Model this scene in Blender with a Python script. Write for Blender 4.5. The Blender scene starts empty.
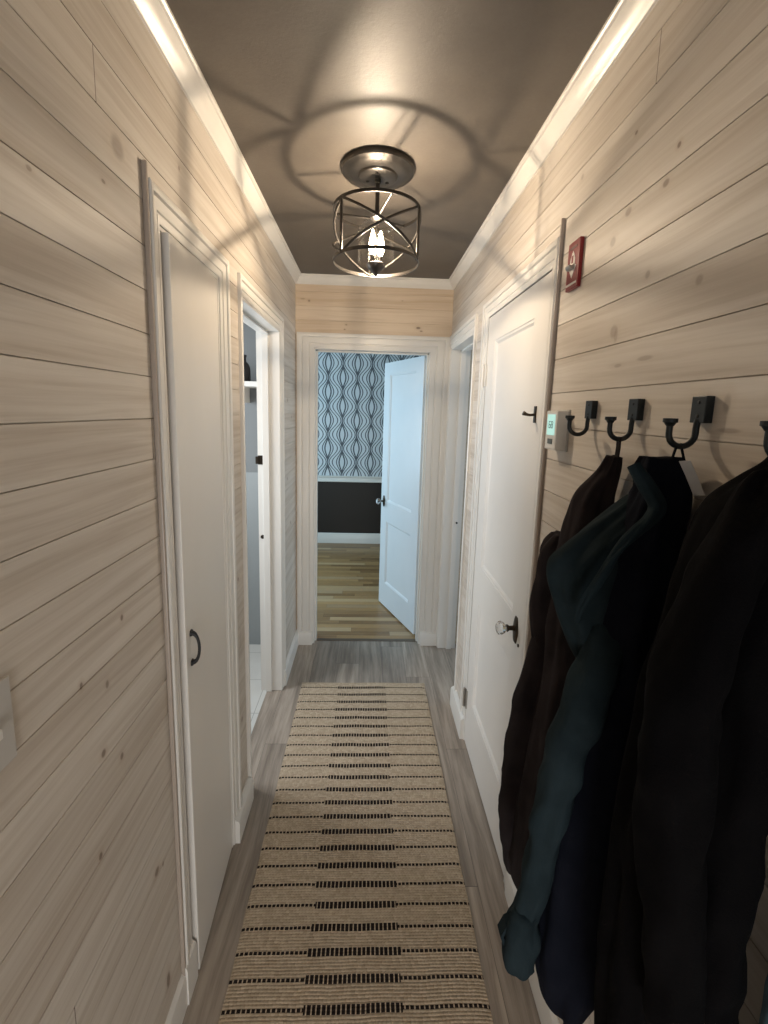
import bpy, bmesh, math, random
from mathutils import Vector, Matrix, noise
random.seed(4)
PI = math.pi
S = bpy.context.scene
COL = S.collection

# ------------------------------------------------------------------ camera, light, exposure
F_PX, PPX, PPY, EYE = 430.0, 384.0, 473.6, 1.676
cam_d = bpy.data.cameras.new('camera'); cam = bpy.data.objects.new('camera', cam_d); COL.objects.link(cam)
RT = Vector((0.99903014, -0.02205217, -0.03811149))      # rows: world axes in camera space
FW = Vector((-0.03448779, 0.14622499, -0.98865001))
UP = Vector((0.02737473, 0.98900554, 0.14532264))
cam.matrix_world = Matrix(((RT.x, RT.y, RT.z, 0), (FW.x, FW.y, FW.z, 0), (UP.x, UP.y, UP.z, EYE), (0, 0, 0, 1)))
cam_d.sensor_fit = 'VERTICAL'; cam_d.sensor_height = 24; cam_d.lens = F_PX / 1024 * 24
cam_d.shift_x = (384 - PPX) / 1024; cam_d.shift_y = (PPY - 512) / 1024
cam_d.clip_start = 0.02
S.camera = cam

vs = S.view_settings
vs.view_transform = 'Standard'; vs.look = 'None'; vs.gamma = 1; vs.use_curve_mapping = False
vs.exposure = 0.28

W = bpy.data.worlds.new('world'); S.world = W; W.use_nodes = True
W.node_tree.nodes['Background'].inputs[0].default_value = (0.80, 0.88, 1.0, 1)
W.node_tree.nodes['Background'].inputs[1].default_value = 0.5

def area(name, loc, rot, sx, sy, power, col):
    l = bpy.data.lights.new(name, 'AREA'); l.shape = 'RECTANGLE'; l.size = sx; l.size_y = sy; l.energy = power; l.color = col
    o = bpy.data.objects.new(name, l); COL.objects.link(o); o.location = loc; o.rotation_euler = rot
    return o
# daylight through the end room's window (left side), the right room's window, the left room; plus an added fill light behind the viewer
area('daylight_end_room', (-2.05, 3.9, 1.45), (0, -PI/2, 0), 1.3, 1.5, 41, (0.50, 0.79, 1.0))
area('daylight_right_room', (2.05, 2.45, 1.4), (0, PI/2, 0), 1.3, 1.1, 9, (0.60, 0.80, 1.0))
area('rear_fill_light', (0.02, -1.55, 0.55), (PI/2, 0, 0), 0.9, 0.9, 21.0, (1.0, 0.98, 0.95))  # unseen low fill lamp, added to lift the lower walls, floor and rug
area('daylight_left_room', (-1.58, 1.98, 1.55), (0, -PI/2, 0), 1.1, 0.75, 28.0, (0.88, 0.94, 1.0))
LAMP_W = 20.5

# ------------------------------------------------------------------ shader helper
class V:
    """a socket of a node tree, with arithmetic"""
    def __init__(s, nt, so): s.nt = nt; s.so = so
    def _m(s, op, *a, clamp=False):
        n = s.nt.nodes.new('ShaderNodeMath'); n.operation = op; n.use_clamp = clamp
        for i, x in enumerate((s,) + a):
            if isinstance(x, V): s.nt.links.new(x.so, n.inputs[i])
            else: n.inputs[i].default_value = x
        return V(s.nt, n.outputs[0])
    def __add__(s, o): return s._m('ADD', o)
    __radd__ = __add__
    def __sub__(s, o): return s._m('SUBTRACT', o)
    def __rsub__(s, o): return (s * -1.0) + o
    def __mul__(s, o): return s._m('MULTIPLY', o)
    __rmul__ = __mul__
    def __truediv__(s, o): return s._m('DIVIDE', o)
    def lt(s, o): return s._m('LESS_THAN', o)
    def gt(s, o): return s._m('GREATER_THAN', o)
    def abs(s): return s._m('ABSOLUTE')
    def floor(s): return s._m('FLOOR')
    def frac(s): return s._m('FRACT')
    def sin(s): return s._m('SINE')
    def cos(s): return s._m('COSINE')
    def sqrt(s): return s._m('SQRT')
    def max(s, o): return s._m('MAXIMUM', o)
    def min(s, o): return s._m('MINIMUM', o)
    def mod(s, o): return s._m('FLOORED_MODULO', o)
    def clamp(s): return s._m('ADD', 0.0, clamp=True)
    def step(s, a, b):
        n = s.nt.nodes.new('ShaderNodeMapRange'); n.interpolation_type = 'SMOOTHSTEP'
        s.nt.links.new(s.so, n.inputs[0]); n.inputs[1].default_value = a; n.inputs[2].default_value = b
        return V(s.nt, n.outputs[0])
    def remap(s, a, b, c, d):
        n = s.nt.nodes.new('ShaderNodeMapRange')
        s.nt.links.new(s.so, n.inputs[0])
        for i, x in enumerate((a, b, c, d)): n.inputs[i + 1].default_value = x
        return V(s.nt, n.outputs[0])

class Mat:
    def __init__(s, name, base=(0.5, 0.5, 0.5), rough=0.5, **kw):
        s.m = bpy.data.materials.new(name); s.m.use_nodes = True; s.nt = s.m.node_tree
        s.b = s.nt.nodes['Principled BSDF']
        s.set('Base Color', base); s.set('Roughness', rough)
        for k, x in kw.items(): s.set(k.replace('_', ' '), x)
    def set(s, k, x):
        i = s.b.inputs[k]
        if isinstance(x, V): s.nt.links.new(x.so, i)
        elif isinstance(x, tuple) and len(x) == 3: i.default_value = (*x, 1)
        else: i.default_value = x
    def xyz(s):
        t = s.nt.nodes.new('ShaderNodeTexCoord'); p = s.nt.nodes.new('ShaderNodeSeparateXYZ')
        s.nt.links.new(t.outputs['Object'], p.inputs[0])
        return [V(s.nt, p.outputs[i]) for i in range(3)]
    def vec(s, x, y, z):
        n = s.nt.nodes.new('ShaderNodeCombineXYZ')
        for i, q in enumerate((x, y, z)):
            if isinstance(q, V): s.nt.links.new(q.so, n.inputs[i])
            else: n.inputs[i].default_value = q
        return V(s.nt, n.outputs[0])
    def noise(s, vec=None, scale=5, detail=3, rough=0.55, dist=0.0):
        n = s.nt.nodes.new('ShaderNodeTexNoise'); n.inputs['Scale'].default_value = scale
        n.inputs['Detail'].default_value = detail; n.inputs['Roughness'].default_value = rough; n.inputs['Distortion'].default_value = dist
        if vec is None:
            t = s.nt.nodes.new('ShaderNodeTexCoord'); s.nt.links.new(t.outputs['Object'], n.inputs['Vector'])
        else: s.nt.links.new(vec.so, n.inputs['Vector'])
        return V(s.nt, n.outputs[0])
    def white(s, a, b=0.0):
        n = s.nt.nodes.new('ShaderNodeTexWhiteNoise'); n.noise_dimensions = '3D'
        s.nt.links.new(s.vec(a, b, 0.0).so, n.inputs['Vector'])
        return V(s.nt, n.outputs['Value'])
    def mix(s, f, a, b):
        n = s.nt.nodes.new('ShaderNodeMix'); n.data_type = 'RGBA'
        if isinstance(f, V): s.nt.links.new(f.so, n.inputs[0])
        else: n.inputs[0].default_value = f
        for i, q in ((6, a), (7, b)):
            if isinstance(q, V): s.nt.links.new(q.so, n.inputs[i])
            else: n.inputs[i].default_value = (*q, 1)
        return V(s.nt, n.outputs[2])
    def mulc(s, c, f):
        n = s.nt.nodes.new('ShaderNodeVectorMath'); n.operation = 'SCALE'
        s.nt.links.new(c.so, n.inputs[0])
        if isinstance(f, V): s.nt.links.new(f.so, n.inputs['Scale'])
        else: n.inputs['Scale'].default_value = f
        return V(s.nt, n.outputs[0])
    def bump(s, h, dist=0.002, strength=0.5):
        n = s.nt.nodes.new('ShaderNodeBump'); n.inputs['Distance'].default_value = dist; n.inputs['Strength'].default_value = strength
        s.nt.links.new(h.so, n.inputs['Height']); s.nt.links.new(n.outputs[0], s.b.inputs['Normal'])

def shiplap(name, along, base_z, pitch, pale, warm, knots=(), joints=(), wash=0.5):
    """whitewashed pine boards: along = 'Y' or 'X' is the grain direction; knots (s, z, rs, rz, depth)"""
    M = Mat(name, rough=0.55); x, y, z = M.xyz(); s = y if along == 'Y' else x
    row = ((z - base_z) / pitch).floor()
    r1 = M.white(row, 3.3); r2 = M.white(row, 8.1)
    sh = s + r1 * 7.0
    warp = M.noise(M.vec(sh * 1.3, row * 3.7, z * 5.0), 1.0, 2) - 0.5
    grain = M.noise(M.vec(sh * 2.2, row * 5.1, (z + warp * 0.05) * 75.0), 1.0, 4, 0.6)
    band = M.noise(M.vec(sh * 1.1, row * 9.1, (z + warp * 0.09) * 22.0), 1.0, 2, 0.5)
    fine = M.noise(M.vec(sh * 9.0, row * 2.0, z * 330.0), 1.0, 2, 0.6)
    f = (grain.step(0.38, 0.72) * 0.55 + band.step(0.4, 0.68) * 0.5 + (r2 - 0.5) * 0.5 + (1 - wash) - 0.45).clamp()
    col = M.mix(f, pale, warm)
    col = M.mulc(col, fine * 0.14 + 0.93)
    blot = M.noise(M.vec(s * 3.0, x * 2.0, z * 4.0), 1.0, 2)
    col = M.mulc(col, blot * 0.16 + 0.92)
    # small scattered knots
    for (ks, kz, a, b, d) in knots:
        q = ((s - ks) / (a * 0.95)); w = ((z - kz) / (b * 0.9))
        dist = (q * q + w * w).sqrt() + (grain - 0.5) * 0.7
        halo = dist.step(2.2, 0.9) * 0.22 * d
        core = dist.step(1.0, 0.45) * d * 0.85
        col = M.mix(halo, col, (0.36, 0.25, 0.16)); col = M.mix(core, col, (0.15, 0.10, 0.07))
    for (js, z0, z1) in joints:
        jm = (s - js).abs().lt(0.0011) * (z - z0).gt(0.0) * (z - z1).lt(0.0)
        col = M.mix(jm * 0.8, col, (0.10, 0.07, 0.05))
    M.set('Base Color', col); M.set('Roughness', grain * 0.2 + 0.42)
    M.bump(grain * 0.6 + fine * 0.4, 0.0006, 0.5)
    return M.m

PALE, WARM = (0.60, 0.55, 0.488), (0.45, 0.388, 0.322)
KN_L = [(0.913, 2.155, 0.030, 0.028, 0.55), (0.86, 2.07, 0.008, 0.005, .8), (1.19, 2.26, .006, .008, .7), (0.70, 1.19, 0.006, 0.010, .9), (0.77, 1.145, .007, .012, .7), (0.83, 1.25, .006, .01, .9),
        (0.745, 1.02, 0.009, 0.011, .9), (0.80, 0.965, .008, .011, .9), (0.715, .83, .007, .011, 1), (0.905, .56, .014, .016, .95), (0.935, .545, .004, .011, .8), (.93, .2, .012, .03, 1),
        (1.59, 1.02, .012, .012, .8), (1.60, .42, .012, .016, .8), (2.6, 1.25, .012, .014, .8), (2.7, .95, .015, .012, .8), (2.75, 1.62, .01, .012, .8), (2.62, 1.72, .02, .014, .6), (0.68, 2.0, .008, .006, .6)]
KN_R = [(0.81, 2.15, .007, .008, 1), (0.835, 2.10, .012, .010, .8), (0.95, 2.10, .016, .012, .7), (1.0, 2.06, .013, .014, .55), (0.86, 1.95, .01, .01, .5), (.72, 1.90, .012, .012, .45), (.96, 1.86, .018, .02, .45),
        (.95, 1.85, .01, .02, .35), (.84, 1.79, .034, .007, .45), (.93, 1.785, .02, .006, .4), (.62, 1.66, .03, .006, .5), (.95, 2.25, .007, .006, .9), (.63, 1.70, .01, .02, .4), (.73, 1.60, .018, .008, .4),
        (2.1, .55, .012, .014, .6), (2.10, .9, .01, .013, .6), (1.18, 2.28, .01, .01, .4)]
KN_E = [(-.40, 2.36, .010, .010, .8), (-.44, 2.37, .022, .006, .5), (.31, 2.215, .020, .011, .95), (-.17, 2.19, .008, .006, .8), (-.16, 2.22, .010, .008, .6), (.33, 2.195, .012, .006, .8), (.2, 2.38, .008, .005, .4)]
M_WL = shiplap('whitewashed_pine_left', 'Y', 1.644, 0.0915, PALE, WARM, KN_L, [(0.853, 2.193, 2.2845), (0.99, 1.553, 1.644), (1.6, .73, .82), (.62, .55, .64)])
M_WR = shiplap('whitewashed_pine_right', 'Y', 1.643, 0.0945, PALE, WARM, KN_R, [(0.90, 2.305, 2.40), (0.70, 2.40, 2.5)])
M_WE = shiplap('whitewashed_pine_end', 'X', 2.24, 0.088, (0.64, 0.53, 0.41), (0.52, 0.40, 0.28), KN_E, wash=0.45)

def paint(name, col, rough=0.35, var=0.06, streak=True):
    M = Mat(name, rough=rough); x, y, z = M.xyz()
    n = M.noise(M.vec(x * 2, y * 2, z * 1.2), 2.0, 3)
    c = M.mulc(M.mix(0.0, col, col), n * var * 2 + (1 - var))
    M.set('Base Color', c)
    b = M.noise(M.vec(x * 60, y * 60, z * 8), 1.0, 2)
    M.bump(b, 0.0006, 0.25)
    return M.m
M_WHITE = paint('white_trim_paint', (0.70, 0.675, 0.63), 0.33)
M_DOOR = paint('white_door_paint', (0.71, 0.68, 0.635), 0.36)
M_COOLW = paint('white_bedroom_door_paint', (0.68, 0.70, 0.72), 0.32)
M_SCRIBE = paint('grey_beige_edge_strip', (0.36, 0.30, 0.25), 0.4)
M_ROOM = paint('pale_grey_wall_paint', (0.60, 0.65, 0.68), 0.6)
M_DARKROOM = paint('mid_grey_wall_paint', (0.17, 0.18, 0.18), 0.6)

def ceiling_mat():
    M = Mat('taupe_satin_ceiling', (0.16, 0.125, 0.095), 0.36); x, y, z = M.xyz()
    n = M.noise(None, 120, 3, 0.6); n2 = M.noise(None, 9, 3)
    M.set('Base Color', M.mulc(M.mix(n2.step(.3, .7), (0.104, 0.088, 0.072), (0.122, 0.104, 0.086)), n * 0.2 + 0.9))
    M.set('Roughness', n2 * 0.08 + 0.46); M.set('Specular IOR Level', 0.5)
    M.bump(n, 0.0012, 0.35)
    return M.m
M_CEIL = ceiling_mat()

def vinyl():
    M = Mat('grey_brown_vinyl_planks', rough=0.42); x, y, z = M.xyz()
    wd = 0.152; row = ((x + 0.03) / wd).floor(); off = M.white(row, 1.0) * 1.2
    col_i = ((y + off) / 1.22).floor(); r = M.white(row, col_i)
    gx = ((x + 0.03) / wd).frac(); gy = ((y + off) / 1.22).frac()
    wx = x + (M.noise(M.vec(x * 4, y * 1.5, r * 9.0), 1.0, 2) - 0.5) * 0.05
    g = M.noise(M.vec(wx * 26, y * 1.6, r * 30.0), 1.0, 5, 0.68)
    g2 = M.noise(M.vec(wx * 150, y * 5.0, r * 11.0), 1.0, 3, 0.6)
    c = M.mix(g.step(0.3, 0.72), (0.20, 0.162, 0.128), (0.43, 0.36, 0.295))
    c = M.mix(g2.step(0.60, 0.80) * 0.5, c, (0.085, 0.062, 0.046))
    c = M.mulc(c, r * 0.35 + 0.82)
    seam = (gx.lt(0.009) + gy.lt(0.0016)).clamp()
    c = M.mix(seam * 0.75, c, (0.03, 0.024, 0.02))
    M.set('Base Color', c); M.set('Roughness', g * 0.2 + 0.30)
    M.bump(g * 0.6 + g2 * 0.4 - seam, 0.0008, 0.5)
    return M.m
M_FLOOR = vinyl()

def oak():
    M = Mat('golden_oak_strip_floor', rough=0.3); x, y, z = M.xyz()
    wd = 0.057; row = (y / wd).floor(); off = M.white(row, 2.0) * 0.9
    ci = ((x + off) / 0.75).floor(); r = M.white(row, ci); r2 = M.white(ci, row)
    g = M.noise(M.vec(x * 2.2, y * 70, r * 30.0), 1.0, 4, 0.6)
    c = M.mix((r * 0.75 + g.step(.35, .7) * 0.3).clamp(), (0.17, 0.090, 0.036), (0.44, 0.27, 0.115))
    c = M.mix(r2.step(.8, .95) * .5, c, (0.60, 0.44, 0.26))
    seam = ((y / wd).frac().lt(0.03) + ((x + off) / 0.75).frac().lt(0.003)).clamp()
    c = M.mix(seam * 0.6, c, (0.07, 0.04, 0.02))
    M.set('Base Color', c); M.bump(g - seam, 0.0006, 0.4)
    return M.m
M_OAK = oak()

def wallpaper():
    M = Mat('ogee_wallpaper', rough=0.6); x, y, z = M.xyz()
    P, Pz, X0, Z0 = 0.350, 0.340, -0.495, 1.880
    line = None
    def cell(dx, dz):
        u = ((x - (X0 + dx)) / P + 0.5).frac() - 0.5
        h = ((z - (Z0 + dz)) * (2 * PI / Pz)).cos() * 0.5 + 0.5
        ax = (u * P).abs()
        e1 = (ax - (h * 1.22 - 0.22).max(0.0) * 0.034).abs().lt(0.0085) * h.gt(0.12)      # eye
        e2 = (ax - h * 0.066).abs().lt(0.0062)                                              # ring about the eye
        e3 = (ax - (h * 0.100 + 0.018)).abs().lt(0.0062)                                    # ribbon edge
        return (e1 + e2 + e3).clamp()
    ln = (cell(0, 0) + cell(P / 2, Pz / 2)).clamp()
    n = M.noise(None, 60, 2)
    bg = M.mulc(M.mix(0.0, (0.60, 0.63, 0.65), (1, 1, 1)), n * 0.1 + 0.95)
    M.set('Base Color', M.mix(ln * 0.93, bg, (0.035, 0.045, 0.058)))
    return M.m
M_PAPER = wallpaper()
M_BROWNWALL = paint('dark_brown_wall_paint', (0.015, 0.0105, 0.008), 0.55)

STRIPE0, STRIPE_P = 2.394, 0.06435
def rug_mat():
    M = Mat('woven_jute_rug', rough=0.95); x, y, z = M.xyz()
    wob = (M.noise(M.vec(x * 9, y * 4, 0.0), 1.0, 2) - 0.5) * 0.008
    yy = y + wob
    q = ((yy - STRIPE0) / STRIPE_P + 0.5)
    d = ((q.frac() - 0.5) * STRIPE_P).abs(); k = q.floor()
    jit = (M.white(k, 4.0) - 0.5) * 0.012; jit2 = (M.white(k, 7.0) - 0.5) * 0.012
    mid = (x + 0.150 + jit).gt(0.0) * (x - 0.136 + jit2).lt(0.0)
    pit = 0.0139
    cellx = ((x + (M.noise(M.vec(x * 30, k * 5, 0.0), 1.0, 1) - 0.5) * 0.006) / pit).frac()
    thick = d.lt(0.0104) * (cellx - 0.5).abs().lt(0.37) * mid
    thin = d.lt(0.0043) * (cellx - 0.5).abs().lt(0.36) * (1 - mid)
    dark = (thick + thin).clamp()
    # weave: cords run across the rug, each a row of short stitches
    pw = 0.0082; rowi = (yy / pw).floor(); ry = (yy / pw).frac()
    sx = (x / 0.011 + M.white(rowi, 2.0)).frac()
    sti = M.white((x / 0.011 + M.white(rowi, 2.0)).floor(), rowi)
    hgt = (ry * PI).sin() * 0.6 + (sx * PI).sin() * 0.4
    big = M.noise(M.vec(x * 3, y * 2, 0.0), 1.0, 3)
    c = M.mix((sti * 0.6 + big * 0.5 - 0.05).clamp(), (0.40, 0.308, 0.212), (0.62, 0.505, 0.375))
    c = M.mix((hgt.step(0.45, 0.15)) * 0.55, c, (0.30, 0.21, 0.13))
    c = M.mix(dark, c, (0.022, 0.016, 0.014))
    M.set('Base Color', c); M.set('Specular IOR Level', 0.1)
    M.bump(hgt, 0.0032, 0.9)
    return M.m
M_RUG = rug_mat()

def cloth(name, a, b, scale=500, sheen=0.25, rough=0.9):
    M = Mat(name, rough=rough); n = M.noise(None, 14, 4); w = M.noise(None, scale, 2)
    M.set('Base Color', M.mix(n.step(.3, .7), a, b)); M.set('Sheen Weight', sheen); M.set('Specular IOR Level', 0.06)
    M.bump(w + n * 1.5, 0.0012, 0.5)
    return M.m
M_BROWN = cloth('black_brown_twill', (0.0170, 0.0138, 0.0148), (0.0260, 0.0212, 0.0222), 500, 0.0)
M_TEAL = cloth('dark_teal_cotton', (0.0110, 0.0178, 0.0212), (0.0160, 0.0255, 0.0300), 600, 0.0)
M_NAVY = cloth('dark_navy_cloth', (0.004, 0.005, 0.009), (0.006, 0.007, 0.012), 600, 0.0)  # darker navy cloth on the jacket body, loops and drawstring
M_BLACK = cloth('black_wool', (0.0011, 0.0009, 0.0012), (0.0018, 0.0015, 0.0018), 400, 0.0)
M_BLUE = cloth('slate_blue_fabric', (0.07, 0.155, 0.21), (0.09, 0.19, 0.25), 500, 0.1)
M_TAG = cloth('white_satin_tag', (0.55, 0.55, 0.55), (0.65, 0.65, 0.65), 800, 0.0, 0.5)
M_IRON = Mat('matte_black_iron', (0.012, 0.012, 0.013), 0.45, Metallic=0.2).m
M_HOOK = Mat('blackened_steel', (0.020, 0.024, 0.026), 0.38, Metallic=0.5).m
M_BRONZE = Mat('aged_bronze', (0.060, 0.045, 0.032), 0.36, Metallic=0.85).m
def lampmetal():
    M = Mat('brushed_dark_nickel', (0.13, 0.115, 0.10), 0.34, Metallic=0.9); n = M.noise(None, 40, 3)
    M.set('Base Color', M.mix(n, (0.042, 0.038, 0.034), (0.085, 0.077, 0.069))); M.set('Roughness', n * .2 + .26)
    return M.m
M_LAMP = lampmetal()
M_STEEL = Mat('satin_steel', (0.42, 0.40, 0.37), 0.35, Metallic=0.9).m
M_PLASTIC = Mat('white_plastic', (0.66, 0.65, 0.62), 0.35).m
M_GREYP = Mat('grey_white_plastic', (0.46, 0.44, 0.41), 0.4).m
M_RED = paint('deep_red_enamel', (0.19, 0.012, 0.014), 0.28)
M_OFFW = Mat('off_white_enamel', (0.66, 0.62, 0.58), 0.4).m
M_LCDINK = Mat('dark_display_segments', (0.03, 0.10, 0.10), 0.4).m
def emit(name, col, st, base=(0.02, 0.02, 0.02)):
    M = Mat(name, base, 0.3); M.set('Emission Color', col); M.set('Emission Strength', st); return M.m
M_LCD = emit('backlit_display', (0.60, 0.95, 0.86), 0.50, (0.2, 0.4, 0.38))
M_FIL = emit('glowing_filament', (1.0, 0.74, 0.42), 260.0)
M_CRYSTAL = Mat('cut_crystal', (0.95, 0.96, 0.97), 0.03, Transmission_Weight=1.0, IOR=1.5).m
def thinglass(name, tint, gloss, em=None):
    m = bpy.data.materials.new(name); m.use_nodes = True; nt = m.node_tree
    for n in list(nt.nodes):
        if n.type != 'OUTPUT_MATERIAL': nt.nodes.remove(n)
    out = [n for n in nt.nodes if n.type == 'OUTPUT_MATERIAL'][0]
    t = nt.nodes.new('ShaderNodeBsdfTransparent'); t.inputs[0].default_value = (*tint, 1)
    g = nt.nodes.new('ShaderNodeBsdfGlossy'); g.inputs['Roughness'].default_value = 0.05
    f = nt.nodes.new('ShaderNodeLayerWeight'); f.inputs[0].default_value = gloss
    mx = nt.nodes.new('ShaderNodeMixShader'); nt.links.new(f.outputs['Facing'], mx.inputs[0])
    nt.links.new(t.outputs[0], mx.inputs[1]); nt.links.new(g.outputs[0], mx.inputs[2])
    last = mx
    if em:
        e = nt.nodes.new('ShaderNodeEmission'); e.inputs[0].default_value = (*em[0], 1); e.inputs[1].default_value = em[1]
        ad = nt.nodes.new('ShaderNodeAddShader'); nt.links.new(mx.outputs[0], ad.inputs[0]); nt.links.new(e.outputs[0], ad.inputs[1]); last = ad
    nt.links.new(last.outputs[0], out.inputs[0])
    return m
M_GLASS = thinglass('clear_lamp_glass', (0.97, 0.96, 0.94), 0.12)
M_BULB = thinglass('lit_bulb_glass', (0.98, 0.95, 0.90), 0.15, ((1.0, 0.82, 0.60), 14.0))
def tile():
    M = Mat('pale_floor_tile', rough=0.3); x, y, z = M.xyz()
    g = ((x / 0.3).frac().lt(0.012) + ((y - 0.08) / 0.3).frac().lt(0.012)).clamp()
    n = M.noise(None, 6, 4)
    M.set('Base Color', M.mix(g, M.mix(n, (0.55, 0.54, 0.50), (0.68, 0.67, 0.63)), (0.35, 0.34, 0.31)))
    return M.m
M_TILE = tile()

# ------------------------------------------------------------------ mesh helpers
def obj(name, bm, mat, parent=None, smooth=None, bevel=0.0):
    bmesh.ops.recalc_face_normals(bm, faces=bm.faces)
    if bevel > 0:
        ed = [e for e in bm.edges if len(e.link_faces) == 2 and e.calc_face_angle(0) > 0.5]
        bmesh.ops.bevel(bm, geom=ed, offset=bevel, segments=2, affect='EDGES', profile=0.6)
    me = bpy.data.meshes.new(name); bm.to_mesh(me); bm.free()
    if smooth is not None:
        for p in me.polygons: p.use_smooth = True
        if smooth < 3.1: me.set_sharp_from_angle(angle=smooth)
    me.materials.append(mat)
    o = bpy.data.objects.new(name, me); COL.objects.link(o)
    if parent is not None:
        o.parent = parent
        o.matrix_parent_inverse = world_of(parent).inverted()
    return o
WM = {}
def world_of(o):
    return WM.get(o.name, Matrix.Identity(4))
def empty(name, loc, label, cat, group=None):
    o = bpy.data.objects.new(name, None); COL.objects.link(o); o.location = loc; o.empty_display_size = 0.05
    WM[o.name] = Matrix.Translation(loc)
    return tag(o, label, cat, group)
def tag(o, label, cat=None, group=None, kind=None):
    o['label'] = label
    if cat: o['category'] = cat
    if group: o['group'] = group
    if kind: o['kind'] = kind
    return o
def struct(o, label, cat): return tag(o, label, cat, None, 'structure')

def box(bm, x0, x1, y0, y1, z0, z1):
    v = [bm.verts.new(p) for p in ((x0,y0,z0),(x1,y0,z0),(x1,y1,z0),(x0,y1,z0),(x0,y0,z1),(x1,y0,z1),(x1,y1,z1),(x0,y1,z1))]
    for f in ((0,3,2,1),(4,5,6,7),(0,1,5,4),(1,2,6,5),(2,3,7,6),(3,0,4,7)): bm.faces.new([v[i] for i in f])
    return v
def B(*a):
    bm = bmesh.new(); box(bm, *a); return bm
def tube(bm, pts, r, seg=10, cap=True, flat=1.0):
    """round bar along pts; r a number or one radius per point"""
    pts = [Vector(p) for p in pts]; n = len(pts)
    rr = r if isinstance(r, (list, tuple)) else [r] * n
    T = []
    for i in range(n):
        t = pts[min(i + 1, n - 1)] - pts[max(i - 1, 0)]; T.append(t.normalized())
    u = T[0].orthogonal().normalized(); rings = []
    for i in range(n):
        u = (u - T[i] * u.dot(T[i])).normalized(); w = T[i].cross(u)
        rings.append([bm.verts.new(pts[i] + (u * math.cos(a) + w * math.sin(a) * flat) * rr[i]) for a in [2 * PI * k / seg for k in range(seg)]])
    for i in range(n - 1):
        for k in range(seg):
            bm.faces.new((rings[i][k], rings[i][(k + 1) % seg], rings[i + 1][(k + 1) % seg], rings[i + 1][k]))
    if cap:
        bm.faces.new(rings[0][::-1]); bm.faces.new(rings[-1])
def lathe(bm, prof, c, seg=32, axis='Z'):
    """prof: (radius, height) pairs about the axis through c"""
    rings = []
    def pt(r, h, a):
        q = (r * math.cos(a), r * math.sin(a), h)
        if axis == 'X': q = (h, r * math.cos(a), r * math.sin(a))
        return (c[0] + q[0], c[1] + q[1], c[2] + q[2])
    for r, h in prof:
        if r < 1e-6: rings.append([bm.verts.new(pt(0, h, 0))])
        else: rings.append([bm.verts.new(pt(r, h, 2 * PI * k / seg)) for k in range(seg)])
    for a, b in zip(rings, rings[1:]):
        for k in range(seg):
            k2 = (k + 1) % seg
            if len(a) == 1 and len(b) == 1: continue
            if len(a) == 1: bm.faces.new((a[0], b[k2], b[k]))
            elif len(b) == 1: bm.faces.new((a[k], a[k2], b[0]))
            else: bm.faces.new((a[k], a[k2], b[k2], b[k]))
    if len(rings[0]) > 1: bm.faces.new(rings[0][::-1])
    if len(rings[-1]) > 1: bm.faces.new(rings[-1])
def frame_point(wall, s, z, d):
    """a point on a wall: s along it, z up, d out of it into the hall"""
    if wall == 'L': return (XL + d, s, z)
    if wall == 'R': return (XR - d, s, z)
    if wall == 'E': return (s, YE - d, z)
    return (s, YE2 + d, z)
XL, XR, YE, ZC, TH = -0.487, 0.532, 2.91, 2.512, 0.118
YE2 = YE + TH

def extrude_profile(bm, prof, path):
    """prof: (u, d) points; path: list of functions (u, d) -> point, one per corner; closed at both ends"""
    rings = [[bm.verts.new(f(u, d)) for u, d in prof] for f in path]
    n = len(prof)
    for a, b in zip(rings, rings[1:]):
        for k in range(n): bm.faces.new((a[k], a[(k + 1) % n], b[(k + 1) % n], b[k]))
    bm.faces.new(rings[0]); bm.faces.new(rings[-1][::-1])
CASE = [(0, -0.004), (0, .009), (.004, .012), (.017, .012), (.019, .007), (.023, .007), (.025, .0140), (.036, .0165), (.049, .0170), (.051, .010), (.055, .010), (.057, .022), (.063, .025), (.072, .024), (.076, .020), (.076, -0.004)]
def casing(name, wall, s0, s1, zt, label, w=1.0, wt=1.0, zb=0.0, wr=None, dd=1.0):
    """door surround: two legs and a mitred head"""
    bm = bmesh.new(); wr = w if wr is None else wr
    path = [lambda u, d: frame_point(wall, s0 - u * w, zb, d * dd), lambda u, d: frame_point(wall, s0 - u * w, zt + u * wt, d * dd),
            lambda u, d: frame_point(wall, s1 + u * wr, zt + u * wt, d * dd), lambda u, d: frame_point(wall, s1 + u * wr, zb, d * dd)]
    extrude_profile(bm, CASE, path)
    return struct(obj(name, bm, M_WHITE, None, 0.6), label, 'door trim')

GRV, GDP = 0.0024, 0.004
def boards(bm, axis, a0, a1, z0, z1, face, back, base, pitch):
    """board wall from a0 to a1 along axis, real grooves between boards; face and back are coordinates across it"""
    sgn = 1 if face > back else -1
    prof = [(z0, face)]
    k = math.floor((z0 - base) / pitch) + 1
    while base + k * pitch < z1 - 0.004:
        g = base + k * pitch
        if g - z0 > 0.004: prof += [(g - GRV * .5, face), (g - GRV * .3, face - sgn * GDP), (g + GRV * .3, face - sgn * GDP), (g + GRV * .5, face)]
        k += 1
    prof += [(z1, face), (z1, back), (z0, back)]
    def P(a, f, z): return (f, a, z) if axis == 'Y' else (a, f, z)
    A = [bm.verts.new(P(a0, f, z)) for z, f in prof]; Bv = [bm.verts.new(P(a1, f, z)) for z, f in prof]
    n = len(prof)
    for i in range(n): bm.faces.new((A[i], A[(i + 1) % n], Bv[(i + 1) % n], Bv[i]))
    bm.faces.new(A[::-1]); bm.faces.new(Bv)

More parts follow.
